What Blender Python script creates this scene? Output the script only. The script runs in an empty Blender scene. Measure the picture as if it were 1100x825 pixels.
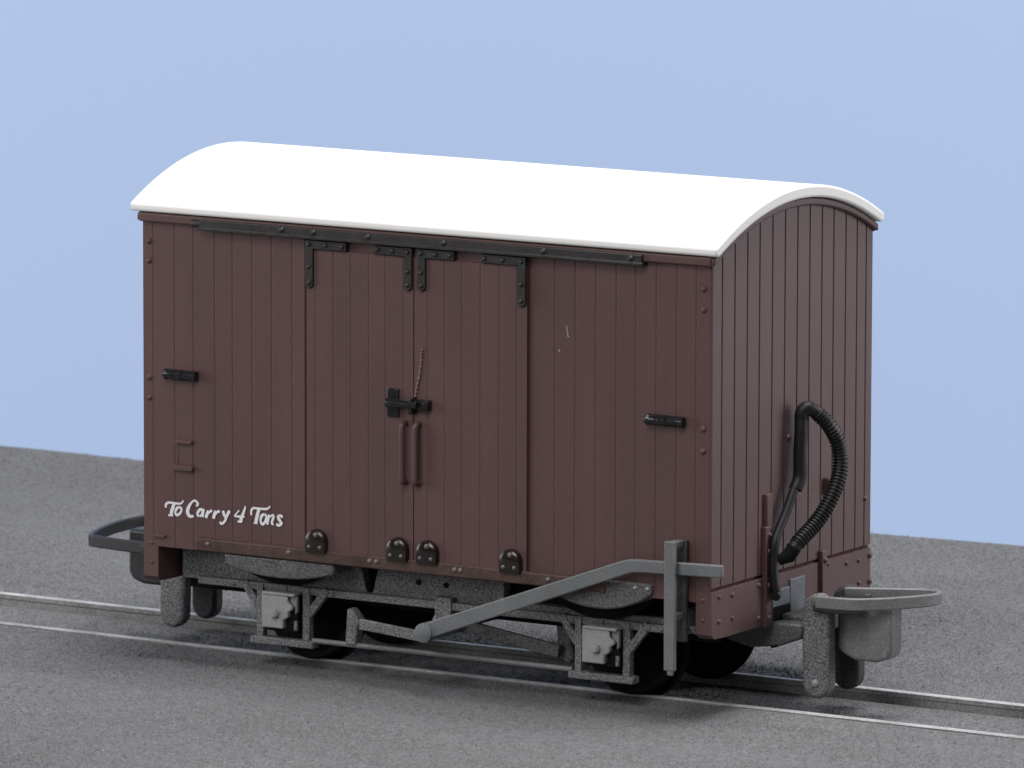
import bpy, bmesh, math, random
from mathutils import Vector, Matrix
random.seed(4)
scene = bpy.context.scene
COL = scene.collection

# ------------------------------------------------------------------ materials
def nodes(name):
    m = bpy.data.materials.new(name); m.use_nodes = True
    nt = m.node_tree
    return m, nt, nt.nodes['Principled BSDF']

def paint(name, col, rough=.5, spec=.4, var=.12, scale=6, grain=0.0, gscale=140, bump=.0, bscale=120, bdist=.004, metal=0, streak=False, coat=0):
    m, nt, b = nodes(name)
    L = nt.links.new
    tc = nt.nodes.new('ShaderNodeTexCoord')
    mp = nt.nodes.new('ShaderNodeMapping'); L(tc.outputs['Object'], mp.inputs[0])
    if streak: mp.inputs['Scale'].default_value = (1, 1, .18)
    n = nt.nodes.new('ShaderNodeTexNoise'); n.inputs['Scale'].default_value = scale; n.inputs['Detail'].default_value = 6
    L(mp.outputs[0], n.inputs['Vector'])
    r = nt.nodes.new('ShaderNodeValToRGB')
    r.color_ramp.elements[0].position = .3; r.color_ramp.elements[1].position = .7
    r.color_ramp.elements[0].color = tuple(c*(1-var) for c in col)+(1,)
    r.color_ramp.elements[1].color = tuple(min(1, c*(1+var)) for c in col)+(1,)
    L(n.outputs['Fac'], r.inputs[0])
    out = r.outputs[0]
    g = nt.nodes.new('ShaderNodeTexNoise'); g.inputs['Scale'].default_value = gscale; g.inputs['Detail'].default_value = 3; g.inputs['Roughness'].default_value = .7
    L(tc.outputs['Object'], g.inputs['Vector'])
    if grain:
        gr = nt.nodes.new('ShaderNodeValToRGB')
        gr.color_ramp.elements[0].position = .36; gr.color_ramp.elements[1].position = .64
        lo = 1-grain; hi = 1+grain
        gr.color_ramp.elements[0].color = (lo/2, lo/2, lo/2, 1); gr.color_ramp.elements[1].color = (hi/2, hi/2, hi/2, 1)
        L(g.outputs['Fac'], gr.inputs[0])
        mx = nt.nodes.new('ShaderNodeVectorMath'); mx.operation = 'MULTIPLY'
        L(out, mx.inputs[0]); L(gr.outputs[0], mx.inputs[1])
        m2 = nt.nodes.new('ShaderNodeVectorMath'); m2.operation = 'SCALE'; m2.inputs['Scale'].default_value = 2
        L(mx.outputs[0], m2.inputs[0]); out = m2.outputs[0]
    L(out, b.inputs['Base Color'])
    rr = nt.nodes.new('ShaderNodeMapRange'); rr.inputs['To Min'].default_value = max(.05, rough-.08); rr.inputs['To Max'].default_value = min(1, rough+.08)
    L(n.outputs['Fac'], rr.inputs['Value']); L(rr.outputs[0], b.inputs['Roughness'])
    b.inputs['Specular IOR Level'].default_value = spec
    b.inputs['Metallic'].default_value = metal
    b.inputs['Coat Weight'].default_value = coat
    if bump:
        bn = nt.nodes.new('ShaderNodeTexNoise'); bn.inputs['Scale'].default_value = bscale; bn.inputs['Detail'].default_value = 4
        L(tc.outputs['Object'], bn.inputs['Vector'])
        bp = nt.nodes.new('ShaderNodeBump'); bp.inputs['Strength'].default_value = bump; bp.inputs['Distance'].default_value = bdist
        L(bn.outputs['Fac'], bp.inputs['Height']); L(bp.outputs[0], b.inputs['Normal'])
    return m

M = {}
M['brown'] = paint('brown_paint', (.095, .0500, .0483), .50, .42, .08, 5, .14, 150, .12, 60, .004, streak=True)
M['brown_end'] = M['brown']
M['white'] = paint('white_roof_plastic', (.82, .812, .80), .55, .3, .015, 3, .0, 100, .12, 40, .004)
M['black'] = paint('black_gloss', (.010, .010, .011), .24, .6, .2, 20, .2, 120, .2, 70)
M['iron'] = paint('black_ironwork', (.024, .021, .0215), .42, .5, .2, 14, .25, 110, .25, 70)
M['hose'] = paint('black_rubber', (.0085, .0080, .0085), .5, .4, .2, 14, .2, 110, .2, 70)
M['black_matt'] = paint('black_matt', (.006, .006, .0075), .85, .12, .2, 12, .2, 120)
M['maroon'] = paint('dark_maroon_gloss', (.013, .0075, .007), .2, .5, .2, 12, .2, 100, .15, 40, coat=.3)
M['rust'] = paint('rusty_brown', (.062, .034, .027), .55, .4, .25, 14, .3, 90, .4, 60)
M['grey'] = paint('chassis_grey', (.135, .135, .140), .62, .4, .16, 10, .7, 105, .5, 90, .006)
M['lever'] = paint('lever_grey', (.140, .148, .153), .55, .4, .1, 8, .22, 120, .2, 80)
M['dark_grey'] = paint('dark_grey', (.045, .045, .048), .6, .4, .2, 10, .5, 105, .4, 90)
M['gear'] = paint('dark_gear_grey', (.085, .085, .088), .62, .4, .16, 10, .6, 105, .5, 90, .006)
M['plate'] = paint('axlebox_grey', (.27, .27, .275), .45, .5, .1, 9, .15, 110, .2, 80)
M['rivet'] = paint('pale_rivet', (.13, .11, .108), .35, .5, .2, 20)  # rivet heads in a paler grey-brown
M['chip'] = paint('scuffed_paint', (.30, .24, .235), .6, .3, .1, 20)
M['chain'] = paint('highlight_brown', (.15, .095, .09), .35, .5, .2, 20)  # chain brown lightened, bead highlights put into the colour
M['shaded_coupler'] = paint('shaded_coupling', (.024, .0245, .027), .45, .5, .1, 8, .2, 120, .2, 80)  # coupling grey darkened to hold the shade of left coupling and hoop base
M['coupler'] = paint('coupling_grey', (.165, .165, .17), .45, .5, .1, 8, .25, 120, .2, 80)
M['slate'] = paint('slate_blue_grey', (.14, .15, .18), .5, .4, .1, 9, .2, 110)
M['letter'] = paint('white_lettering', (.74, .73, .76), .6, .3, .03, 10)
M['steel'] = paint('rail_head', (.40, .40, .40), .5, .45, .3, 5, .2, 60, .1, 60, metal=.2)
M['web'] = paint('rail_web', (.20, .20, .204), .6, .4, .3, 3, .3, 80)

def ground_mat():
    m, nt, b = nodes('grey_roadbed')
    L = nt.links.new
    tc = nt.nodes.new('ShaderNodeTexCoord')
    def noise(s, d=4, r=.6):
        n = nt.nodes.new('ShaderNodeTexNoise'); n.inputs['Scale'].default_value = s; n.inputs['Detail'].default_value = d; n.inputs['Roughness'].default_value = r
        L(tc.outputs['Object'], n.inputs['Vector']); return n
    def ramp(src, p0, c0, p1, c1):
        r = nt.nodes.new('ShaderNodeValToRGB')
        r.color_ramp.elements[0].position = p0; r.color_ramp.elements[1].position = p1
        r.color_ramp.elements[0].color = (c0, c0, c0, 1); r.color_ramp.elements[1].color = (c1, c1, c1, 1)
        L(src, r.inputs[0]); return r
    def mul(a, c):
        v = nt.nodes.new('ShaderNodeVectorMath'); v.operation = 'MULTIPLY'; L(a, v.inputs[0]); L(c, v.inputs[1]); return v.outputs[0]
    big = ramp(noise(.8, 3).outputs['Fac'], .3, .47, .7, .53)
    mid = ramp(noise(7, 6, .7).outputs['Fac'], .3, .465, .7, .535)
    fin = ramp(noise(38, 4, .8).outputs['Fac'], .34, .36, .66, .64)
    fn2 = ramp(noise(85, 2, .8).outputs['Fac'], .34, .38, .68, .66)
    col = nt.nodes.new('ShaderNodeRGB'); col.outputs[0].default_value = (GROUND[0]*16, GROUND[1]*16, GROUND[2]*16, 1)
    c = mul(mul(mul(mul(col.outputs[0], big.outputs[0]), mid.outputs[0]), fin.outputs[0]), fn2.outputs[0])
    # scattered pale and dark grit
    vo = nt.nodes.new('ShaderNodeTexVoronoi'); vo.inputs['Scale'].default_value = 26; L(tc.outputs['Object'], vo.inputs['Vector'])
    sp = ramp(vo.outputs['Distance'], .05, 1, .13, 0)
    sn = ramp(noise(9, 2).outputs['Fac'], .54, 0, .62, .5)
    f = nt.nodes.new('ShaderNodeMath'); f.operation = 'MULTIPLY'; L(sp.outputs[0], f.inputs[0]); L(sn.outputs[0], f.inputs[1])
    mix = nt.nodes.new('ShaderNodeMix'); mix.data_type = 'RGBA'
    L(f.outputs[0], mix.inputs['Factor']); L(c, mix.inputs['A']); mix.inputs['B'].default_value = (.33, .33, .335, 1)
    L(mix.outputs['Result'], b.inputs['Base Color'])
    b.inputs['Roughness'].default_value = .85; b.inputs['Specular IOR Level'].default_value = .25
    ad = nt.nodes.new('ShaderNodeMath'); ad.operation = 'ADD'
    L(fin.outputs[0], ad.inputs[0]); L(fn2.outputs[0], ad.inputs[1])
    bp = nt.nodes.new('ShaderNodeBump'); bp.inputs['Strength'].default_value = .45; bp.inputs['Distance'].default_value = .012
    L(ad.outputs[0], bp.inputs['Height']); L(bp.outputs[0], b.inputs['Normal'])
    return m
GROUND = (.146, .1475, .1545)
M['ground'] = ground_mat()
M['backdrop'] = paint('blue_backdrop_paper', (.388, .490, .697), .95, .0, .0, 2)

# ------------------------------------------------------------------ mesh helpers
class MB:
    """collects shapes into one bmesh"""
    def __init__(s): s.bm = bmesh.new()
    def box(s, x0, x1, y0, y1, z0, z1):
        v = [s.bm.verts.new(p) for p in ((x0,y0,z0),(x1,y0,z0),(x1,y1,z0),(x0,y1,z0),(x0,y0,z1),(x1,y0,z1),(x1,y1,z1),(x0,y1,z1))]
        for f in ((3,2,1,0),(4,5,6,7),(0,1,5,4),(1,2,6,5),(2,3,7,6),(3,0,4,7)): s.bm.faces.new([v[i] for i in f])
        return s
    def prism(s, pts, a, b, axis='y'):
        """polygon in the plane across 'axis', extruded from a to b. pts: (x,z) for y, (y,z) for x, (x,y) for z"""
        def P(p, t):
            return {'y': (p[0], t, p[1]), 'x': (t, p[0], p[1]), 'z': (p[0], p[1], t)}[axis]
        A = [s.bm.verts.new(P(p, a)) for p in pts]; B = [s.bm.verts.new(P(p, b)) for p in pts]
        n = len(pts)
        for i in range(n): s.bm.faces.new((A[i], A[(i+1) % n], B[(i+1) % n], B[i]))
        s.bm.faces.new(A[::-1]); s.bm.faces.new(B)
        return s
    def tube(s, path, r, n=12, cap=True):
        """r: number or list along path"""
        path = [Vector(p) for p in path]; rings = []
        up = Vector((0, 0, 1))
        t0 = (path[1]-path[0]).normalized()
        nrm = t0.orthogonal().normalized()
        for i, p in enumerate(path):
            t = (path[min(i+1, len(path)-1)]-path[max(i-1, 0)]).normalized()
            nrm = (nrm-t*nrm.dot(t)).normalized(); bi = t.cross(nrm)
            rr = r[i] if isinstance(r, (list, tuple)) else r
            rings.append([s.bm.verts.new(p+(nrm*math.cos(k*2*math.pi/n)+bi*math.sin(k*2*math.pi/n))*rr) for k in range(n)])
        for a, b in zip(rings, rings[1:]):
            for k in range(n): s.bm.faces.new((a[k], a[(k+1) % n], b[(k+1) % n], b[k]))
        if cap:
            s.bm.faces.new(rings[0][::-1]); s.bm.faces.new(rings[-1])
        return s
    def dome(s, c, axis, r, h=None, n=12):
        """rounded rivet head, base at c, pointing along axis"""
        c = Vector(c); a = Vector(axis).normalized(); u = a.orthogonal().normalized(); w = a.cross(u); h = h or r*.7
        prev = None
        for q in range(4):
            th = q*math.pi/2/3.6
            ring = [s.bm.verts.new(c+a*(h*math.sin(th))+(u*math.cos(k*2*math.pi/n)+w*math.sin(k*2*math.pi/n))*r*math.cos(th)) for k in range(n)]
            if prev:
                for k in range(n): s.bm.faces.new((prev[k], prev[(k+1) % n], ring[(k+1) % n], ring[k]))
            prev = ring
        top = s.bm.verts.new(c+a*h)
        for k in range(n): s.bm.faces.new((prev[k], prev[(k+1) % n], top))
        return s
    def sweep(s, path, prof, closed=False):
        """sweep a profile of (side, up) along a level-ish path; side = to the right of travel, up = +z"""
        path = [Vector(p) for p in path]; rings = []; m = len(path)
        for i, p in enumerate(path):
            a = path[(i-1) % m] if closed or i else path[0]
            b = path[(i+1) % m] if closed or i < m-1 else path[-1]
            t = (b-a).normalized(); sd = Vector((t.y, -t.x, 0)).normalized()
            rings.append([s.bm.verts.new(p+sd*u+Vector((0, 0, w))) for u, w in prof])
        k = len(prof)
        for i in range(m if closed else m-1):
            a, b = rings[i], rings[(i+1) % m]
            for j in range(k): s.bm.faces.new((a[j], a[(j+1) % k], b[(j+1) % k], b[j]))
        if not closed:
            s.bm.faces.new(rings[0]); s.bm.faces.new(rings[-1][::-1])
        return s
    def build(s, name, mat, parent=None, bevel=0, smooth=True, seg=2):
        bmesh.ops.recalc_face_normals(s.bm, faces=s.bm.faces[:])
        me = bpy.data.meshes.new(name); s.bm.to_mesh(me); s.bm.free()
        o = bpy.data.objects.new(name, me); COL.objects.link(o)
        for mm in (mat if isinstance(mat, (list, tuple)) else [mat]): me.materials.append(M[mm])
        if parent: o.parent = parent
        if bevel:
            bv = o.modifiers.new('bevel', 'BEVEL'); bv.width = bevel; bv.segments = seg; bv.limit_method = 'ANGLE'; bv.angle_limit = math.radians(35); bv.use_clamp_overlap = True
        if smooth:
            for p in me.polygons: p.use_smooth = True
            me.set_sharp_from_angle(angle=math.radians(38))
        return o

def tag(o, label=None, cat=None, group=None, kind=None):
    if label: o['label'] = label
    if cat: o['category'] = cat
    if group: o['group'] = group
    if kind: o['kind'] = kind
    return o
def empty(name, loc=(0, 0, 0)):
    o = bpy.data.objects.new(name, None); o.location = loc; o.empty_display_size = .2; COL.objects.link(o); return o
def arc(cx, cy, r, a0, a1, n):
    return [(cx+r*math.cos(math.radians(a0+(a1-a0)*i/n)), cy+r*math.sin(math.radians(a0+(a1-a0)*i/n))) for i in range(n+1)]
def smooth_path(pts, n=8):
    pts = [Vector(p) for p in pts]; out = []
    P = [pts[0]*2-pts[1]]+pts+[pts[-1]*2-pts[-2]]
    for i in range(1, len(P)-2):
        a, b, c, d = P[i-1:i+3]
        for k in range(n):
            t = k/n
            out.append(.5*((2*b)+(c-a)*t+(2*a-5*b+4*c-d)*t*t+(3*b-a-3*c+d)*t**3))
    out.append(pts[-1]); return out

bolt_meshes = {}
def bolt(parent, pos, axis, r=.014, mat='brown', h=None, name='bolt'):
    key = (tuple(axis), round(r, 4), mat, h)
    if key not in bolt_meshes:
        o = MB().dome((0, 0, 0), axis, r, h or r*.8).build(name, mat, parent)
        bolt_meshes[key] = o.data
    else:
        o = bpy.data.objects.new(name, bolt_meshes[key]); COL.objects.link(o); o.parent = parent
    o.location = pos
    return o
FRONT = (0, -1, 0); RIGHT = (1, 0, 0); LEFT = (-1, 0, 0); BACK = (0, 1, 0)

# ------------------------------------------------------------------ the wagon
W, H = .724, 1.5
wagon = empty('goods_wagon')
tag(wagon, 'small brown planked railway goods van with white curved roof standing on the track', 'railway wagon')

# --- body: one ring of planks with grooves
def arch(y, peak): return peak-y*y/2.92
side_g = [-1.446,-1.328,-1.226,-1.109,-1.013,-.907,-.801,-.691,-.612,.571,.695,.801,.907,1.012,1.112,1.217,1.321,1.42]
end_g = [-.635,-.524,-.413,-.304,-.19,-.077,.035,.146,.257,.364,.476,.58,.665]
def prof(L_, gs, w, d):
    out = [(-L_, 0)]
    for g in sorted(gs):
        if g in (-.612, .571): out += [(g-.012, 0), (g-.007, .010), (g+.007, .010), (g+.012, 0)]
        else: out += [(g-w/2, 0), (g, d), (g+w/2, 0)]
    return out
ring = []   # x, y, is_end, groove depth
for s_, d in prof(H, side_g, .010, .0028):
    ring.append((s_, -W+d, 0))
ring += [(H-.010, -W, 0), (H-.003, -W+.003, 0)]
for s_, d in prof(W, end_g, .012, .006): ring.append((H-d, max(s_, -W+.010), 1))
for s_, d in prof(H, [-g for g in side_g], .010, .007): ring.append((-s_, W-d, 0))
for s_, d in prof(W, end_g, .015, .012): ring.append((-H+d, -s_, 1))
levels = [(.518, 0), (.566, 0), (.575, .016), (.584, 0), (None, 0)]
b = MB(); rows = []
for z, d in levels:
    row = []
    for x, y, e in ring:
        xx = x
        zz = z if z is not None else arch(y, 2.235)
        if e or abs(abs(x)-H) < 1e-6: xx = x-math.copysign(d, x)
        row.append(b.bm.verts.new((xx, y, zz)))
    rows.append(row)
n = len(ring)
for a, c in zip(rows, rows[1:]):
    for k in range(n): b.bm.faces.new((a[k], a[(k+1) % n], c[(k+1) % n], c[k]))
b.bm.faces.new(rows[0][::-1])
body = b.build('body', 'brown', wagon, smooth=False)
for z in (1.925, 1.835, 1.297, 1.204): bolt(body, (-1.466, -W, z), FRONT, .015)
for z in (1.914, 1.821, 1.293, 1.194): bolt(body, (1.458, -W, z), FRONT, .015)
bolt(body, (H, -.037, 1.171), RIGHT, .016)
for z in (.78, .60): bolt(body, (H-.02, W, z), BACK, .015)
bolt(body, (H, .72-.05, .80), RIGHT, .014)

# --- roof
def arc_pts(half, peak, n=28):
    return [(-half+2*half*i/n, arch(-half+2*half*i/n, peak)) for i in range(n+1)]
outer = arc_pts(.762, 2.298); inner = arc_pts(.762, 2.242)
inner = [(-.762, arch(.762, 2.298)-.034)]+arc_pts(.730, 2.242)+[(.762, arch(.762, 2.298)-.034)]
b = MB(); b.prism(outer+inner[::-1], -1.548, 1.542, 'x')
roof = b.build('roof', 'white', wagon, bevel=.011, seg=3)
tag(roof, 'white curved roof')
# roof mouldings under the roof edge
for sx in (1, -1):
    up = arc_pts(.742, 2.239); lo = arc_pts(.742, 2.205)
    x0, x1 = sorted((sx*(H-.012), sx*(H+.022)))
    MB().prism(up+lo[::-1], x0, x1, 'x').build('roof_moulding', 'brown', wagon, bevel=.008)
for sy in (1, -1):
    y0, y1 = sorted((sy*(W-.01), sy*(W+.026)))
    MB().box(-1.508, 1.508, y0, y1, 2.016, 2.058).build('cornice', 'brown', wagon, bevel=.008)

# --- doors
def door(x0, x1, grooves, name='door'):
    pts = [(x0, -W-.014)]
    for g in grooves: pts += [(g-.005, -W-.014), (g, -W-.0113), (g+.005, -W-.014)]
    pts += [(x1, -W-.014), (x1, -W+.004), (x0, -W+.004)]
    return MB().prism(pts, .557, 1.949, 'z').build(name, 'brown', wagon, smooth=False)
dl = door(-.603, -.0355, [-.556,-.461,-.367,-.272,-.183,-.089])
dr = door(-.0305, .560, [.041,.130,.220,.317,.415,.507])
tag(dl, 'left planked door leaf'); tag(dr, 'right planked door leaf')
def strap(par, xa, xb, xv0, xv1, zlow):
    """black L strap: arm xa..xb, leg xv0..xv1"""
    y = -W-.014
    if abs(xv0-xa) < 1e-6: pts = [(xa, 1.992), (xb, 1.992), (xb, 1.953), (xv1, 1.953), (xv1, zlow+.015), ((xv0+xv1)/2, zlow), (xv0, zlow+.015)]
    else: pts = [(xb, 1.992), (xa, 1.992), (xa, 1.953), (xv0, 1.953), (xv0, zlow+.015), ((xv0+xv1)/2, zlow), (xv1, zlow+.015)]
    o = MB().prism(pts, y-.014, y+.012, 'y')
    for px, pz in ((xa+.02, 1.973), ((xa+xb)/2, 1.973), (xb-.02, 1.973), ((xv0+xv1)/2, (1.953+zlow)/2+.01), ((xv0+xv1)/2, zlow+.028)):
        o.dome((px, y-.013, pz), FRONT, .0125, .012, 8)
    return o.build('corner_strap', 'iron', par, bevel=.004)
strap(dl, -.603, -.385, -.603, -.563, 1.771); strap(dl, -.238, -.038, -.080, -.038, 1.797)
strap(dr, -.008, .185, -.008, .034, 1.799); strap(dr, .326, .558, .514, .558, 1.767)
# roller brackets at the foot of the doors
def roller(par, cx):
    y = -W-.014; hw = .057
    prof_ = [(cx-hw, .570)]+[(cx-hw*math.cos(a), .622+.056*math.sin(a)) for a in [math.pi*i/12 for i in range(13)]]+[(cx+hw, .570)]
    o = MB(); rows_ = []
    for dy, k in ((.012, 1.0), (-.016, .98), (-.026, .90), (-.031, .66)):
        cz = .618
        rows_.append([o.bm.verts.new((cx+(px-cx)*k, y+dy, cz+(pz-cz)*(k if pz > cz else min(1, k+.1)))) for px, pz in prof_])
    m_ = len(prof_)
    for a, c in zip(rows_, rows_[1:]):
        for k in range(m_): o.bm.faces.new((a[k], a[(k+1) % m_], c[(k+1) % m_], c[k]))
    o.bm.faces.new(rows_[-1])
    nf = len(o.bm.faces)
    for px, pz in ((cx-.029, .596), (cx+.029, .596)): o.dome((px, y-.027, pz), FRONT, .011, .010, 8)
    o.dome((cx+.006, y-.026, .652), FRONT, .014, .011, 8)
    o.bm.faces.ensure_lookup_table()
    for f in o.bm.faces[nf:]: f.material_index = 1
    return o.build('roller_bracket', ['maroon', 'rivet'], par)
for par, cx in ((dl, -.545), (dl, -.111), (dr, .047), (dr, .485)): roller(par, cx)
# grab handles
for par, x in ((dl, -.074), (dr, -.004)):
    y = -W-.014
    MB().tube(smooth_path([(x, y+.01, 1.200), (x, y-.028, 1.195), (x, y-.036, 1.16), (x, y-.036, .97), (x, y-.028, .935), (x, y+.01, .930)], 5), .0135, 10).build('grab_handle', 'brown', par)
# latch with chain
lt = empty('door_latch', (0, 0, 0)); lt.parent = wagon
y = -W-.014
MB().box(-.168, -.108, y-.012, y+.008, 1.222, 1.352).build('latch_plate', 'black', lt, bevel=.004)
lb = MB().tube([(-.158, y-.032, 1.290), (-.112, y-.036, 1.289), (-.06, y-.034, 1.288), (.006, y-.034, 1.288)], [.020, .024, .017, .017], 12)
lb.box(-.052, .062, y-.026, y+.008, 1.266, 1.312)
lb.box(-.034, -.018, y-.044, y+.008, 1.245, 1.318)
lb.box(.035, .062, y-.042, y-.02, 1.272, 1.306)
lb.build('latch_bar', 'black', lt, bevel=.004)
cp = smooth_path([(-.022, y-.012, 1.325), (-.012, y-.010, 1.37), (.002, y-.010, 1.43), (.010, y-.010, 1.50), (.014, y-.010, 1.535)], 5)
ch = MB()
for p in cp[::2]: ch.dome((p.x, y, p.z), FRONT, .0085, .012, 6)
ch.tube([(p.x, y-.004, p.z) for p in cp], .004, 6)
ch.build('latch_chain', 'chain', lt)
# pin bolts either side
def pin(x0, x1, z):
    y = -W; L_ = x1-x0
    o = MB().tube([(x0, y-.020, z), (x0+.014, y-.020, z), (x0+.03, y-.020, z), (x0+L_*.55, y-.020, z), (x0+L_*.58, y-.020, z), (x1-.032, y-.020, z), (x1-.026, y-.020, z), (x1, y-.020, z)],
                  [.020, .027, .022, .026, .019, .019, .026, .024], 12)
    o.box(x0+.015, x1-.015, y-.022, y+.004, z-.022, z+.022)
    return o.build('pin_bolt', 'black', wagon)
pin(-1.374, -1.197, 1.322); pin(1.176, 1.370, 1.318)
# label clip and small ledge
clip = MB()
clip.box(-1.318, -1.228, -W-.020, -W+.004, 1.006, 1.022).box(-1.328, -1.222, -W-.022, -W+.004, .882, .904)
clip.box(-1.314, -1.307, -W-.002, -W+.004, .904, 1.006).box(-1.239, -1.232, -W-.002, -W+.004, .904, 1.006)
clip.build('label_clip', 'brown', wagon, bevel=.003)
MB().box(-1.440, -1.378, -W-.014, -W+.004, .562, .573).build('small_ledge', 'brown', wagon, bevel=.002)

# --- door rails
rl = MB().box(-1.17, 1.17, -W-.046, -W+.004, 1.998, 2.014).box(-1.165, 1.165, -W-.042, -W+.004, 2.010, 2.048)
rl.tube([(-1.215, -W-.020, 2.026), (-1.15, -W-.020, 2.026)], .019, 10).build('door_rail', 'iron', wagon, bevel=.004)
rail_o = [o for o in wagon.children if o.name == 'door_rail'][0]
for x in (-.72, -.55, -.26, .14, .66, 1.11): bolt(rail_o, (x, -W-.041, 2.030), FRONT, .014, 'iron')
br = MB().box(-1.203, .975, -W-.024, -W+.004, .521, .580).build('bottom_rail', 'rust', wagon, bevel=.007)
for x in (-1.136, -.696, -.26, -.225, .190, .22, .68): bolt(br, (x, -W-.023, .556), FRONT, .0125, 'rivet')

# --- lettering, brush strokes on the planks (flat paint)
AX0, AZ0 = -1.473, .801
def tz(u, v):   # photo-letter grid to the plank plane
    return (-1.473+.863*u/1100-.001*v/388, .801+.073*u/1100-.259*v/388)
def ga(x, y): return tz(x/12.222*6.47, (y/12.222+5)*6.47)
def gb(x, y): return tz((80+x/12.222)*6.47, (y/12.222+5)*6.47)
S = []
def st(g, w, *pts): S.append(([g(*p) for p in pts], w))
A_, B_ = ga, gb
st(A_, (20, 26, 22, 22, 20, 14), (228, 245), (232, 205), (265, 180), (330, 185), (415, 195), (448, 175), (460, 150))
st(A_, (34, 38, 36, 36), (342, 190), (322, 250), (306, 300), (300, 345)); st(A_, (18, 18), (262, 345), (328, 348))
st(A_, (26, 30, 22, 30, 24, 22, 26), (405, 235), (372, 262), (355, 310), (380, 342), (422, 315), (438, 262), (405, 235))
st(A_, (20, 26, 20, 20, 34, 40, 34, 22), (632, 228), (655, 195), (615, 152), (572, 178), (535, 235), (518, 300), (545, 355), (600, 358))
st(A_, (24, 30, 26, 22), (712, 262), (672, 280), (648, 330), (672, 362)); st(A_, (22, 26), (680, 360), (718, 330))
st(A_, (30, 34, 28), (732, 262), (716, 325), (722, 368))
st(A_, (30, 34, 34), (792, 285), (774, 335), (760, 380)); st(A_, (16, 26, 26), (790, 325), (822, 290), (844, 292))
st(A_, (30, 34, 34), (890, 285), (872, 340), (858, 388)); st(A_, (16, 26, 26), (888, 330), (922, 295), (944, 300))
st(A_, (30, 32, 26), (985, 285), (1000, 335), (1022, 370)); st(A_, (34, 30, 26, 24, 24), (1072, 285), (1040, 345), (1010, 420), (968, 455), (945, 428))
st(B_, (14, 15, 15), (222, 278), (188, 318), (158, 352)); st(B_, (16, 22, 20), (158, 354), (220, 360), (294, 364))
st(B_, (18, 28, 36, 42), (304, 225), (280, 305), (254, 370), (242, 425)); st(B_, (20, 20), (200, 425), (262, 428))
st(B_, (20, 24, 22, 22, 20, 14), (382, 345), (380, 285), (408, 250), (475, 255), (565, 262), (605, 248), (625, 222))
st(B_, (34, 38, 38), (482, 260), (458, 350), (440, 430)); st(B_, (20, 20), (412, 440), (462, 445))
st(B_, (26, 32, 22, 30, 26, 24, 26), (552, 325), (515, 355), (502, 420), (528, 458), (562, 425), (578, 358), (552, 325))
st(B_, (27, 29, 27), (616, 335), (600, 400), (588, 465)); st(B_, (13, 20, 27, 27, 20), (618, 375), (655, 340), (672, 358), (650, 440), (672, 465))
st(B_, (22, 28, 34, 30, 28), (790, 372), (770, 350), (732, 365), (762, 425), (785, 455)); st(B_, (24, 30, 24), (785, 450), (745, 472), (705, 460))
SC = .863/1100*6.47/12.222
lm = MB()
for k, (pts, w) in enumerate(S):
    pth = smooth_path([(p[0], 0, p[1]) for p in pts], 6); m_ = len(pth); yy = -W-.003-k*.00012; prev = None
    for i, p in enumerate(pth):
        t = (pth[min(i+1, m_-1)]-pth[max(i-1, 0)]).normalized(); nn = Vector((-t.z, 0, t.x))
        f = i/(m_-1)*(len(w)-1); j = min(int(f), len(w)-2); ww = (w[j]+(w[j+1]-w[j])*(f-j))*SC*.57
        if i in (0, m_-1): ww *= .75
        a = lm.bm.verts.new((p.x+nn.x*ww, yy, p.z+nn.z*ww)); c = lm.bm.verts.new((p.x-nn.x*ww, yy, p.z-nn.z*ww))
        if prev: lm.bm.faces.new((prev[0], a, c, prev[1]))
        prev = (a, c)
let = lm.build('lettering', 'letter', wagon, smooth=False)
tag(let, 'white script lettering reading To Carry 4 Tons')

chip = MB().prism([(.755, 1.70), (.760, 1.70), (.768, 1.655), (.775, 1.648), (.762, 1.650)], -W-.002, -W+.002, 'y').build('paint_chip', 'chip', wagon, smooth=False)
MB().prism([(.715, 1.590), (.723, 1.590), (.725, 1.582), (.716, 1.581)], -W-.002, -W+.002, 'y').build('paint_chip', 'chip', wagon, smooth=False)
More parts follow.
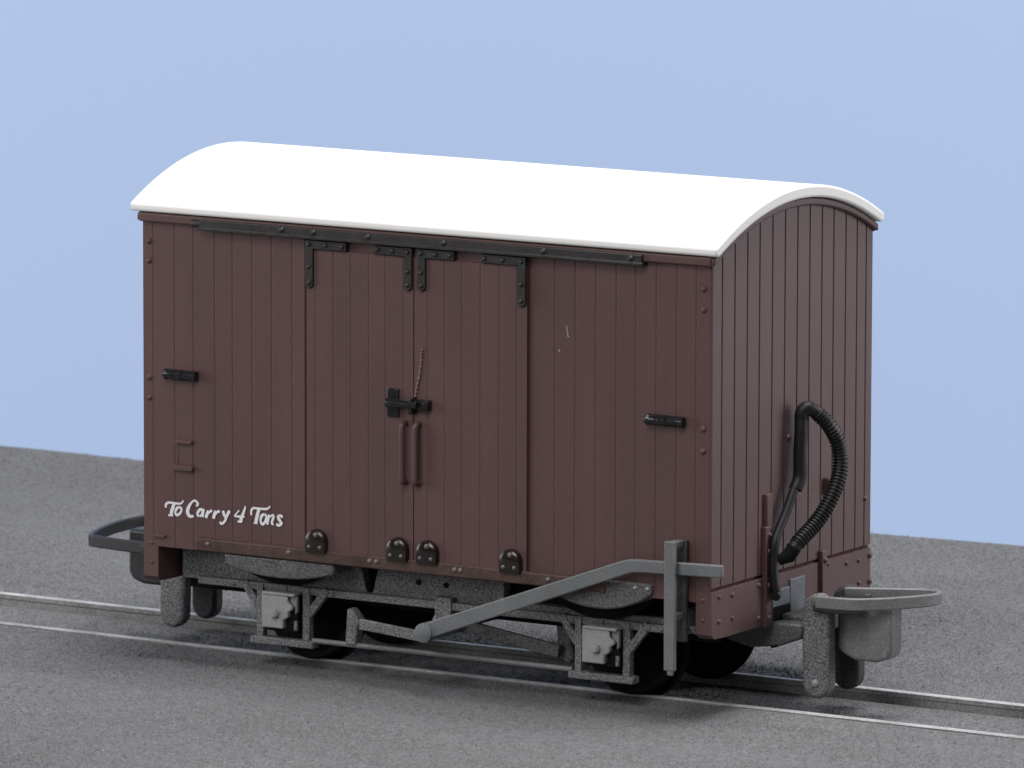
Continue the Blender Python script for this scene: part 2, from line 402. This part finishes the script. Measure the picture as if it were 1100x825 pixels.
# --- headstocks
def headstock(sx):
    o = MB()
    x0, x1 = sorted((sx*1.424, sx*(H+.004)))
    o.prism([(-W+.002, .566), (-W+.002, .375), (-W+.03, .355), (-.62, .352), (-.27, .352), (-.19, .352), (-.19, .35), (.24, .35), (.62, .352), (W-.03, .355), (W-.002, .375), (W-.002, .566)], x0, x1, 'x')
    hs = o.build('headstock', 'brown', wagon, bevel=.006)
    ax = RIGHT if sx > 0 else LEFT; xf = sx*(H+.003)
    for yy, zz in ((-.655, .538), (-.54, .532), (-.657, .429), (-.538, .427), (.496, .527), (.61, .524), (.498, .422), (.612, .421)): bolt(hs, (xf, yy, zz), ax, .013)
    for yy in (-.45, -.36): pass
    for zz in (.44, .53): bolt(hs, (sx*1.46, -W+.003, zz), FRONT, .010)
    for zz in (.415, .535): bolt(hs, (sx*(H+.002), W-.012, zz), ax, .018)
    # strap plates standing on the end
    def slab(n_, ya, yb, za, zb, t, mat='brown', par=wagon):
        a, c = sorted((sx*(H-.002), sx*(H+t)))
        return MB().box(a, c, ya, yb, za, zb).build(n_, mat, par, bevel=.005)
    s1 = slab('end_strap', -.268, -.215, .345, .80, .022)
    for zz in (.762, .686, .535, .388): bolt(s1, (sx*(H+.021), -.241, zz), ax, .013)
    for zz in (.541, .392): bolt(hs, (xf, -.303, zz), ax, .013)
    s2 = slab('end_strap', .245, .29, .35, .62, .022)
    for zz in (.575, ): bolt(s2, (sx*(H+.021), .268, zz), ax, .015)
    bolt(hs, (xf, .32, .55), ax, .014)
    slab('lamp_bracket', -.258, -.205, .765, .945, .020); slab('lamp_bracket', .288, .332, .868, .945, .03)
    slab('coupling_plate', -.03, .105, .36, .53, .012, 'slate'); slab('coupling_pocket', -.19, -.032, .345, .50, .012, 'slate')
    slab('coupling_slot', -.185, -.03, .24, .425, .016, 'black_matt')
    return hs
headstock(1); headstock(-1)

# --- chassis
def sole(sy):
    y = -.56
    o = MB()
    web = [(-1.40, .53), (-1.40, .352), (1.40, .352), (1.40, .40), (.335, .40), (.335, .53), (-.325, .53), (-.365, .368), (-.395, .368), (-.44, .53)]
    o.prism(web, min(sy*-.56, sy*-.50), max(sy*-.56, sy*-.50), 'y')
    s_ = o.build('sole_bar', 'grey', wagon, bevel=.005)
    MB().box(-1.29, 1.30, *sorted((sy*.54, sy*.600)), .338, .373).build('flange', 'grey', s_, bevel=.006)
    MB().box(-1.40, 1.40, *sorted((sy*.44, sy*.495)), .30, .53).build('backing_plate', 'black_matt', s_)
    for x in (-.115, .03): MB().tube([(x, sy*.545, .445), (x, sy*.568, .445)], .013, 10).build('bolt', 'black_matt', s_)
    for x in (-1.09, -.55, .72, 1.18): bolt(s_, (x, sy*.600, .356), (0, sy, 0), .011, 'grey')
    return s_
sole(1); sole(-1)
MB().box(-1.44, 1.44, -.47, .47, .47, .527).build('underfloor', 'black_matt', wagon)
MB().box(-.62, .62, -.16, .16, .30, .48).build('brake_cylinder_frame', 'black_matt', wagon, bevel=.02)
def spring(cx, hw, zt, zb, sy):
    """shallow bowl-shaped leaf spring standing proud of the sole bar, black plate behind it painted in as shade"""
    o = MB(); ze = zt-.045
    low = [(cx-hw+2*hw*i/24, ze-(ze-zb)*(1-abs(2*i/24-1)**2.2)) for i in range(25)]
    o.prism([(cx-hw, zt), (cx+hw, zt)]+low[::-1], *sorted((sy*.58, sy*.741)), 'y')
    s_ = o.build('leaf_spring', 'gear', wagon, bevel=.008)
    k = hw+.06; c2 = cx-.075
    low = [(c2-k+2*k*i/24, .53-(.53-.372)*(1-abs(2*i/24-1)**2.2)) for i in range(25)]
    MB().prism(low, *sorted((sy*.555, sy*.580)), 'y').build('spring_shade_plate', 'black_matt', s_)  # flat black plate standing in for the shaded gap under the spring
    MB().box(cx-.045, cx-.041, *sorted((sy*.598, sy*.602)), .341, .372).build('spring_slot', 'black_matt', s_, smooth=False)
    if cx > 0:
      for x in (cx+hw*.70, cx+hw*.92): bolt(s_, (x, sy*.740, zt-.022), (0, sy, 0), .010, 'plate')
    return s_
for sy in (-1, 1):
    spring(-.755, .295, .517, .430, sy); spring(.925, .285, .580, .446, sy)
def axle_guard(cx, sy):
    y0, y1 = sorted((sy*.575, sy*.605)); o = MB()
    def bar(xa, za, xb, zb, w):
        d = Vector((xb-xa, zb-za)).normalized(); nx, nz = -d.y*w/2, d.x*w/2
        o.prism([(xa+nx, za+nz), (xb+nx, zb+nz), (xb-nx, zb-nz), (xa-nx, za-nz)], y0, y1, 'y')
    bar(cx-.215, .372, cx-.118, .235, .037); bar(cx+.235, .372, cx+.118, .225, .037)
    o.box(cx-.140, cx-.105, y0-.004, y1+.004, .105, .37); o.box(cx+.108, cx+.146, y0-.004, y1+.004, .105, .37)
    o.box(cx-.235, cx+.245, y0+.004, y1-.004, .352, .374)
    g = o.build('axle_guard', 'grey', wagon, bevel=.004)
    MB().box(cx-.165, cx+.175, *sorted((sy*.57, sy*.628)), .096, .130).build('tie_bar', 'grey', g, bevel=.006)
    return g
for cx in (-.82, .875):
    for sy in (-1, 1): axle_guard(cx, sy)
def axlebox(cx, sy):
    o = MB(); y = sy*.60
    yb = sorted((sy*.50, sy*.635))
    o.box(cx-.080, cx+.100, *yb, .165, .345)
    a = o.build('axle_box', 'black_matt', wagon, bevel=.006)
    c = [(cx-.082, .345), (cx-.082, .182), (cx+.035, .182), (cx+.035, .222), (cx+.062, .238), (cx+.062, .262), (cx+.085, .275), (cx+.085, .29), (cx+.06, .305), (cx+.06, .345)]
    MB().prism(c, *sorted((sy*.63, sy*.662)), 'y').build('cover_plate', 'plate', a, bevel=.006)
    MB().box(cx-.075, cx+.10, *sorted((sy*.60, sy*.668)), .336, .350).build('lid', 'plate', a, bevel=.004)
    MB().prism([(cx+.066, .336), (cx+.104, .336), (cx+.104, .262), (cx+.092, .252), (cx+.092, .285), (cx+.066, .31)], *sorted((sy*.63, sy*.650)), 'y').build('side_plate', 'coupler', a, bevel=.004)
    MB().box(cx+.082, cx+.100, *sorted((sy*.63, sy*.645)), .175, .222).build('side_plate', 'grey', a, bevel=.004)
    h = MB().tube([(cx-.005, sy*.655, .250), (cx-.005, sy*.675, .250), (cx-.005, sy*.685, .250)], [.022, .021, .012], 14).build('hub_bolt', 'plate', a)
    return a
for cx in (-.818, .885):
    for sy in (-1, 1): axlebox(cx, sy)
for sy in (-1, 1):
    MB().tube([(-.66, sy*.60, .132), (.72, sy*.60, .132)], .012, 8).build('tie_rod', 'coupler', wagon)
# wheels
def lathe_y(cx, cz, prof_, n=48):
    o = MB(); rows_ = []
    for r, yy in prof_: rows_.append([o.bm.verts.new((cx+r*math.cos(k*2*math.pi/n), yy, cz+r*math.sin(k*2*math.pi/n))) for k in range(n)])
    for a, c in zip(rows_, rows_[1:]):
        for k in range(n): o.bm.faces.new((a[k], a[(k+1) % n], c[(k+1) % n], c[k]))
    o.bm.faces.new(rows_[0]); o.bm.faces.new(rows_[-1]); return o
for cx in (-.818, .885):
    for sy in (-1, 1):
        w = lathe_y(cx, .235, [(.04, sy*.37), (.06, sy*.355), (.20, sy*.352), (.205, sy*.375), (.228, sy*.378), (.235, sy*.37), (.2355, sy*.322), (.268, sy*.312), (.268, sy*.298), (.262, sy*.292), (.06, sy*.292), (.05, sy*.27)]).build('wheel', 'black_matt', wagon)
        lathe_y(cx, .235, [(.231, sy*.374), (.2365, sy*.37), (.2365, sy*.330), (.231, sy*.330)]).build('tyre', 'black_matt', w)
    MB().tube([(cx, -.56, .235), (cx, .56, .235)], .035, 14).build('axle', 'black_matt', wagon)
# --- hand brake
y0, y1 = -.800, -.776
def strip(mid, w):
    """bar polygon of half width w along mid points"""
    m_ = [Vector(p) for p in mid]; L_, R_ = [], []
    for i, p in enumerate(m_):
        a = m_[max(i-1, 0)]; c = m_[min(i+1, len(m_)-1)]
        t = ((p-a).normalized() if i else Vector((0, 0)))+((c-p).normalized() if i < len(m_)-1 else Vector((0, 0)))
        t.normalize(); nn = Vector((-t.y, t.x)); ww = w[i] if isinstance(w, (list, tuple)) else w
        L_.append(p+nn*ww); R_.append(p-nn*ww)
    return [tuple(p) for p in L_+R_[::-1]]
lv = MB().prism(strip([(.06, .268), (.12, .292), (1.09, .651), (1.13, .664), (1.17, .668), (1.60, .680)], [.034, .036, .032, .030, .029, .028]), y0, y1, 'y').build('brake_lever', 'lever', wagon, bevel=.006)
tag(lv, 'long grey hand brake lever')
MB().tube([(.062, -.46, .266), (.062, -.79, .266), (.062, -.812, .266), (.062, -.818, .266)], [.040, .044, .044, .030], 18).build('pivot', 'lever', lv)
gd = MB().box(1.330, 1.386, -.842, -.822, .222, .800)
gd.box(1.335, 1.381, -.834, -.754, .768, .796).box(1.335, 1.381, -.834, -.754, .445, .475).box(1.345, 1.376, -.838, -.826, .20, .24)
gd = gd.build('brake_guide', 'lever', wagon, bevel=.005)
MB().box(1.330, 1.392, -.752, -.732, .34, .797).build('guide_back', 'dark_grey', gd, bevel=.004)  # same metal as the guide; the darker grey paints in its shade
bk = MB().box(1.33, 1.386, -.732, -.55, .40, .47).box(1.335, 1.381, -.60, -.55, .35, .47).build('guide_bracket', 'grey', wagon, bevel=.004)
MB().box(.00, .085, -.612, -.55, .28, .395).build('brake_hanger', 'grey', wagon, bevel=.004)
MB().prism(strip([(-.315, .262), (.055, .232)], .024), -.752, -.732, 'y').build('brake_rod', 'grey', wagon, bevel=.004)
MB().prism([(-.475, .135), (-.465, .30), (-.44, .30), (-.415, .27), (-.395, .245), (-.41, .215), (-.42, .13)], -.62, -.56, 'y').build('brake_shoe', 'grey', wagon, bevel=.008)
MB().prism(strip([(.08, .255), (.59, .185)], .029), -.51, -.485, 'y').build('brake_rod', 'gear', wagon, bevel=.004)
MB().prism([(.545, .31), (.56, .15), (.615, .12), (.640, .15), (.625, .235), (.64, .31)], -.46, -.33, 'y').build('brake_shoe', 'gear', wagon, bevel=.01)
MB().box(.02, .10, -.46, .46, .245, .29).build('brake_cross_shaft', 'black_matt', wagon, bevel=.01)

# --- vacuum pipe and hose at the right-hand end (and its twin at the far end)
def vacuum(sx):
    X = lambda d: sx*(H+d)
    s = sx
    hp = smooth_path([(X(.05), s*-.010, 1.268), (X(.055), s*-.020, 1.20), (X(.055), s*-.028, 1.10), (X(.055), s*-.030, 1.0), (X(.05), s*-.058, .945)], 6)
    p_ = MB().tube(hp, .031, 14)
    lp = smooth_path([(X(.05), s*-.060, .96), (X(.045), s*-.13, .852), (X(.04), s*-.190, .775), (X(.04), s*-.226, .72), (X(.04), s*-.236, .64), (X(.045), s*-.236, .55), (X(.045), s*-.215, .49)], 6)
    p_.tube(lp, .021, 12)
    p_.tube([(X(.04), s*-.2, .50), (X(.05), s*-.235, .485)], .024, 10)
    pp = p_.build('vacuum_pipe', 'hose', wagon)
    hpath = smooth_path([(X(.05), s*-.012, 1.255), (X(.055), s*-.008, 1.290), (X(.075), s*.010, 1.304), (X(.10), s*.045, 1.278), (X(.14), s*.085, 1.220), (X(.16), s*.126, 1.142), (X(.18), s*.118, 1.035), (X(.18), s*.058, .926), (X(.15), s*-.025, .812), (X(.11), s*-.140, .720), (X(.085), s*-.178, .662)], 12)
    # corrugations: resample evenly, alternate radius
    ds = [0]
    for a, c in zip(hpath, hpath[1:]): ds.append(ds[-1]+(c-a).length)
    tot = ds[-1]; N = 216; path, rad = [], []
    j = 0
    for i in range(N+1):
        d = tot*i/N
        while j < len(ds)-2 and ds[j+1] < d: j += 1
        f = (d-ds[j])/max(1e-9, ds[j+1]-ds[j]); path.append(hpath[j].lerp(hpath[j+1], min(1, f)))
        fr = i/N
        rad.append(.032 if fr < .13 or fr > .93 else (.0365 if i % 4 in (0, 1) else .0295))
    h_ = MB().tube(path, rad, 14).build('vacuum_hose', 'hose', wagon)
    MB().tube([path[-12], path[-1], path[-1]+Vector((X(.05)-path[-1].x, s*-.03, -.02))], [.035, .034, .022], 12).build('hose_end', 'black_matt', h_)
vacuum(1); vacuum(-1)

# --- couplings
def coupling(sx):
    c = empty('coupling', (0, 0, 0)); c.parent = wagon
    X = lambda v: sx*v
    # flat hoop, each end swung its own way
    if sx > 0: pts, zt, bh, mat = [(1.74, -.205), (1.85, -.195), (1.93, -.172), (1.985, -.130), (2.04, -.075), (2.11, .025), (2.155, .12), (2.150, .19), (2.08, .215), (1.96, .165), (1.85, .11), (1.74, .06)], .502, .056, 'coupler'
    else: pts, zt, bh, mat = [(-1.72, -.318), (-1.95, -.290), (-2.07, -.272), (-2.115, -.255), (-2.150, -.19), (-2.19, -.06), (-2.225, .10), (-2.230, .25), (-2.20, .37), (-2.05, .42), (-1.72, .44)], .447, .056, 'shaded_coupler'
    hb = 'shaded_coupler' if sx > 0 else 'shaded_coupler'  # hoop base takes the grey with shade painted in
    pts = smooth_path([(a, b_, zt) for a, b_ in pts], 5)
    MB().sweep(pts, [(-.011, -bh), (.011, -bh), (.011, 0), (-.011, 0)]).build('hoop', mat, c, bevel=.006)
    o = MB()
    if sx > 0: o.prism([(1.72, -.205), (1.83, -.205), (1.955, -.168), (1.955, -.125), (1.82, .11), (1.72, .11)], zt-bh-.020, zt-.042, 'z')
    else: o.box(-1.79, -1.72, -.33, .45, zt-bh-.012, zt-.006)
    o.tube([(X(1.78), 0, zt-.03), (X(1.90), 0, zt-.03)], .030, 12)
    o.build('hoop_base', hb, c, bevel=.01)
    bp = [(1.765, .452), (1.765, .245), (1.80, .22), (1.86, .196), (1.96, .196), (2.02, .215), (2.04, .25), (2.04, .452)]
    MB().prism([(X(a), z) for a, z in bp], -.055, .055, 'y').build('hook_block', mat, c, bevel=.016, seg=3)
    for yy in (-.135, .135):
        t = [(X(1.722+.068*math.cos(a)), .10+.072*math.sin(a)) for a in [math.radians(-180+180*i/14) for i in range(15)]]
        t += [(X(1.786), .40), (X(1.775), .46), (X(1.745), .50), (X(1.700), .50), (X(1.66), .47), (X(1.645), .42)]
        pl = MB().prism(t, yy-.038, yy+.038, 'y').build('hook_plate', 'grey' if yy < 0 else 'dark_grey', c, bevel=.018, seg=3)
        if sx > 0 and yy < 0: bolt(pl, (X(1.722), yy-.036, .10), FRONT, .020, 'plate')
    a0, a1 = sorted((X(1.20), X(1.72)))
    MB().box(a0, a1, -.11, .11, .315, .385).build('drawbar', 'gear', c, bevel=.012)
    MB().prism([(X(1.25), .36), (X(1.25), .27), (X(1.40), .235), (X(1.55), .255), (X(1.66), .30), (X(1.66), .36)], -.20, .16, 'y').build('draw_hook', 'gear', c, bevel=.01)
    tag(c, 'mid grey hoop coupling' if sx > 0 else 'hoop coupling, its grey darkened with painted shade')
coupling(1); coupling(-1)

# ------------------------------------------------------------------ rails
def rail(yc, label):
    b = MB()
    X0, X1 = -9, 9
    pr = [(-.020, -.004), (-.016, .0), (.016, .0), (.020, -.004), (.020, -.022), (.014, -.030), (.014, -.11), (-.014, -.11), (-.014, -.030), (-.020, -.022)]
    N = 60; rows_ = []
    for i in range(N+1):
        x = X0+(X1-X0)*i/N
        rows_.append([b.bm.verts.new((x, yc+u, z)) for u, z in pr])
    k = len(pr)
    for a, c in zip(rows_, rows_[1:]):
        for j in range(k):
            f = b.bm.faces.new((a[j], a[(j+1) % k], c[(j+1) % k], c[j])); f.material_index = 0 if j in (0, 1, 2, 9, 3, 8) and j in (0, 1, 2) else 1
    b.bm.faces.new(rows_[0]); b.bm.faces.new(rows_[-1][::-1])
    o = b.build('rail', ['steel', 'web'], None, smooth=False)
    return tag(o, label, 'rail', 'rails of the track')
rail(-.341, 'bright steel rail nearer the viewer, passing under the front wheels of the brown van')
rail(.341, 'steel rail on the far side of the van, its dark inner web showing')

# ------------------------------------------------------------------ ground and backdrop
yprof = [-7.0, -5, -3.5, -2.6, -2, -1.5, -1.1, -.8, -.6, -.5, -.44, -.40, -.366, -.364, -.320, -.318, -.28, -.2, 0, .2, .28, .318, .320, .364, .366, .42, .55, .8, 1.2, 1.8, 2.5, 3.2, 3.8, 4.15, 4.262]
def gz(y):
    if -.319 < y < .319: return -.060
    if abs(y) < .365: return -.075
    if y > 0: return -.012-.012*min(1, (y-.37)/1.0)
    return -.010-.03*min(1, (-y-.37)/.9)
b = MB(); rows_ = []; NX = 150
for i in range(NX+1):
    x = -11+22*i/NX; row = []
    for j, yv in enumerate(yprof):
        w = .012*math.sin(x*1.7+.4)+.008*math.sin(x*4.3) if yv > 4.2 else 0
        row.append(b.bm.verts.new((x, yv+w, gz(yv)+(.004*math.sin(x*2.1+yv*3) if abs(yv) > .6 else 0))))
    row.append(b.bm.verts.new((x, row[-1].co.y+.02, -.08))); row.append(b.bm.verts.new((x, row[-1].co.y, -.45)))
    rows_.append(row)
for a, c in zip(rows_, rows_[1:]):
    for j in range(len(a)-1): b.bm.faces.new((a[j], c[j], c[j+1], a[j+1]))
g = b.build('ground', 'ground'); tag(g, kind='structure')

def grit():
    """tens of thousands of loose grains lying on the roadbed"""
    import numpy as np
    rng = np.random.default_rng(3)
    N = 260000
    x = rng.uniform(-6.5, 4.2, N); y = rng.uniform(-4.0, 4.72, N)
    keep = (np.abs(np.abs(y)-.341) > .05) & (y < 4.24)
    keep &= (y-.61*x < 8.6) & (y-.61*x > -4.6)
    x, y = x[keep], y[keep]; N = len(x)
    z = np.array([gz(v) for v in y])+np.where(np.abs(y) > .6, .004*np.sin(x*2.1+y*3), 0)
    r = rng.gamma(4, .0008, N)+.0026
    tet = np.array([(1, 0, -.25), (-.5, .87, -.25), (-.5, -.87, -.25), (0, 0, 1.15)])
    a = rng.uniform(0, 6.283, N); ca, sa = np.cos(a), np.sin(a)
    V = np.empty((N, 4, 3))
    for k in range(4):
        jx = tet[k, 0]+rng.normal(0, .25, N); jy = tet[k, 1]+rng.normal(0, .25, N); jz = tet[k, 2]+(rng.normal(0, .2, N) if k == 3 else 0)
        V[:, k, 0] = x+r*(ca*jx-sa*jy); V[:, k, 1] = y+r*(sa*jx+ca*jy); V[:, k, 2] = z+r*jz
    base = np.arange(N)[:, None, None]*4
    F = (base+np.array([(0, 1, 3), (1, 2, 3), (2, 0, 3)])[None]).reshape(-1)
    me = bpy.data.meshes.new('grit'); me.vertices.add(N*4); me.vertices.foreach_set('co', V.reshape(-1))
    me.loops.add(N*9); me.loops.foreach_set('vertex_index', F.astype(np.int32))
    me.polygons.add(N*3); me.polygons.foreach_set('loop_start', np.arange(0, N*9, 3, dtype=np.int32)); me.polygons.foreach_set('loop_total', np.full(N*3, 3, dtype=np.int32))
    me.update(); me.validate()
    o = bpy.data.objects.new('grit', me); COL.objects.link(o)
    m, nt, b = nodes('grit_grains')
    ge = nt.nodes.new('ShaderNodeNewGeometry'); rp = nt.nodes.new('ShaderNodeValToRGB')
    rp.color_ramp.elements[0].color = (.095, .096, .101, 1); rp.color_ramp.elements[1].color = (.20, .20, .207, 1)
    e = rp.color_ramp.elements.new(.5); e.color = (.130, .131, .137, 1)
    e = rp.color_ramp.elements.new(.985); e.color = (.15, .15, .155, 1)
    nt.links.new(ge.outputs['Random Per Island'], rp.inputs[0]); nt.links.new(rp.outputs[0], b.inputs['Base Color'])
    b.inputs['Roughness'].default_value = .8; b.inputs['Specular IOR Level'].default_value = .25
    me.materials.append(m)
    tag(o, 'fine grey grit scattered over the roadbed', 'grit', kind='stuff')
grit()

fw = Vector((-.5153117, .8447611, -.1443348))
hd = Vector((fw.x, fw.y, 0)).normalized(); rt = Vector((hd.y, -hd.x, 0))
bc = hd*15
b = MB(); NB = 24; rows_ = []
prof_b = [(0, 16)]+[(0, 12-i) for i in range(0, 15)]+[(-.15, -4), (-.8, -5.2), (-2, -5.9), (-4, -6.1)]
for i in range(NB+1):
    s_ = -26+52*i/NB; row = []
    for d, z in prof_b:
        p = bc+rt*s_+hd*d; row.append(b.bm.verts.new((p.x, p.y, z)))
    rows_.append(row)
for a, c in zip(rows_, rows_[1:]):
    for j in range(len(a)-1): b.bm.faces.new((a[j], c[j], c[j+1], a[j+1]))
bd = b.build('backdrop', 'backdrop'); tag(bd, kind='structure')

# ------------------------------------------------------------------ light: studio soft boxes
def area(name, loc, target, size, power, col=(1, 1, 1), size_y=None):
    l = bpy.data.lights.new(name, 'AREA'); l.energy = power; l.color = col; l.size = size
    if size_y: l.shape = 'RECTANGLE'; l.size_y = size_y
    o = bpy.data.objects.new(name, l); o.location = loc
    o.rotation_euler = (Vector(target)-Vector(loc)).to_track_quat('-Z', 'Y').to_euler(); COL.objects.link(o); return o
area('overhead_softbox', (3, .5, 19), (-.5, 1.5, .5), 9, 4000, (1, .99, .975))
area('right_softbox', (17, 15, 8), (0, 0, 1), 8, 1780, (1, .98, .97))
area('front_fill', (-4, -25, 9.5), (0, 0, .6), 8, 1200, (1, .985, .975))
area('front_softbox', (3, -17, 17), (0, 0, .8), 9, 2300, (1, .985, .975))
p = bc-hd*12+Vector((0, 0, 2.5))
for s_, pw in ((-16, 1650), (16, 1150)):
    q = p+rt*s_; t = bc+rt*(s_*.1)+Vector((0, 0, -1.5)); area('backdrop_lamp', q, t, 12, pw)

w = bpy.data.worlds.new('World'); scene.world = w; w.use_nodes = True
w.node_tree.nodes['Background'].inputs[0].default_value = (.92, .95, 1, 1); w.node_tree.nodes['Background'].inputs[1].default_value = .06

# ------------------------------------------------------------------ camera
cam = bpy.data.cameras.new('camera'); co = bpy.data.objects.new('camera', cam); COL.objects.link(co); scene.camera = co
C = Vector((19.56139561, -32.01407317, 6.76270566)); R = Vector((.85350924, .5210718, .00247957)); U = Vector((-.07730343, .12191333, .9895258))
co.matrix_world = Matrix(((R.x, U.x, -fw.x, C.x), (R.y, U.y, -fw.y, C.y), (R.z, U.z, -fw.z, C.z), (0, 0, 0, 1)))
cam.sensor_width = 36; cam.sensor_fit = 'HORIZONTAL'; cam.lens = 8942.7*36/1100
cam.clip_start = 1; cam.clip_end = 400
cam.dof.use_dof = True; cam.dof.focus_distance = 37.4; cam.dof.aperture_fstop = .2927*1/.085
scene.view_settings.view_transform = 'Standard'; scene.view_settings.look = 'None'; scene.view_settings.exposure = 0; scene.view_settings.gamma = 1
scene.render.engine = 'CYCLES'
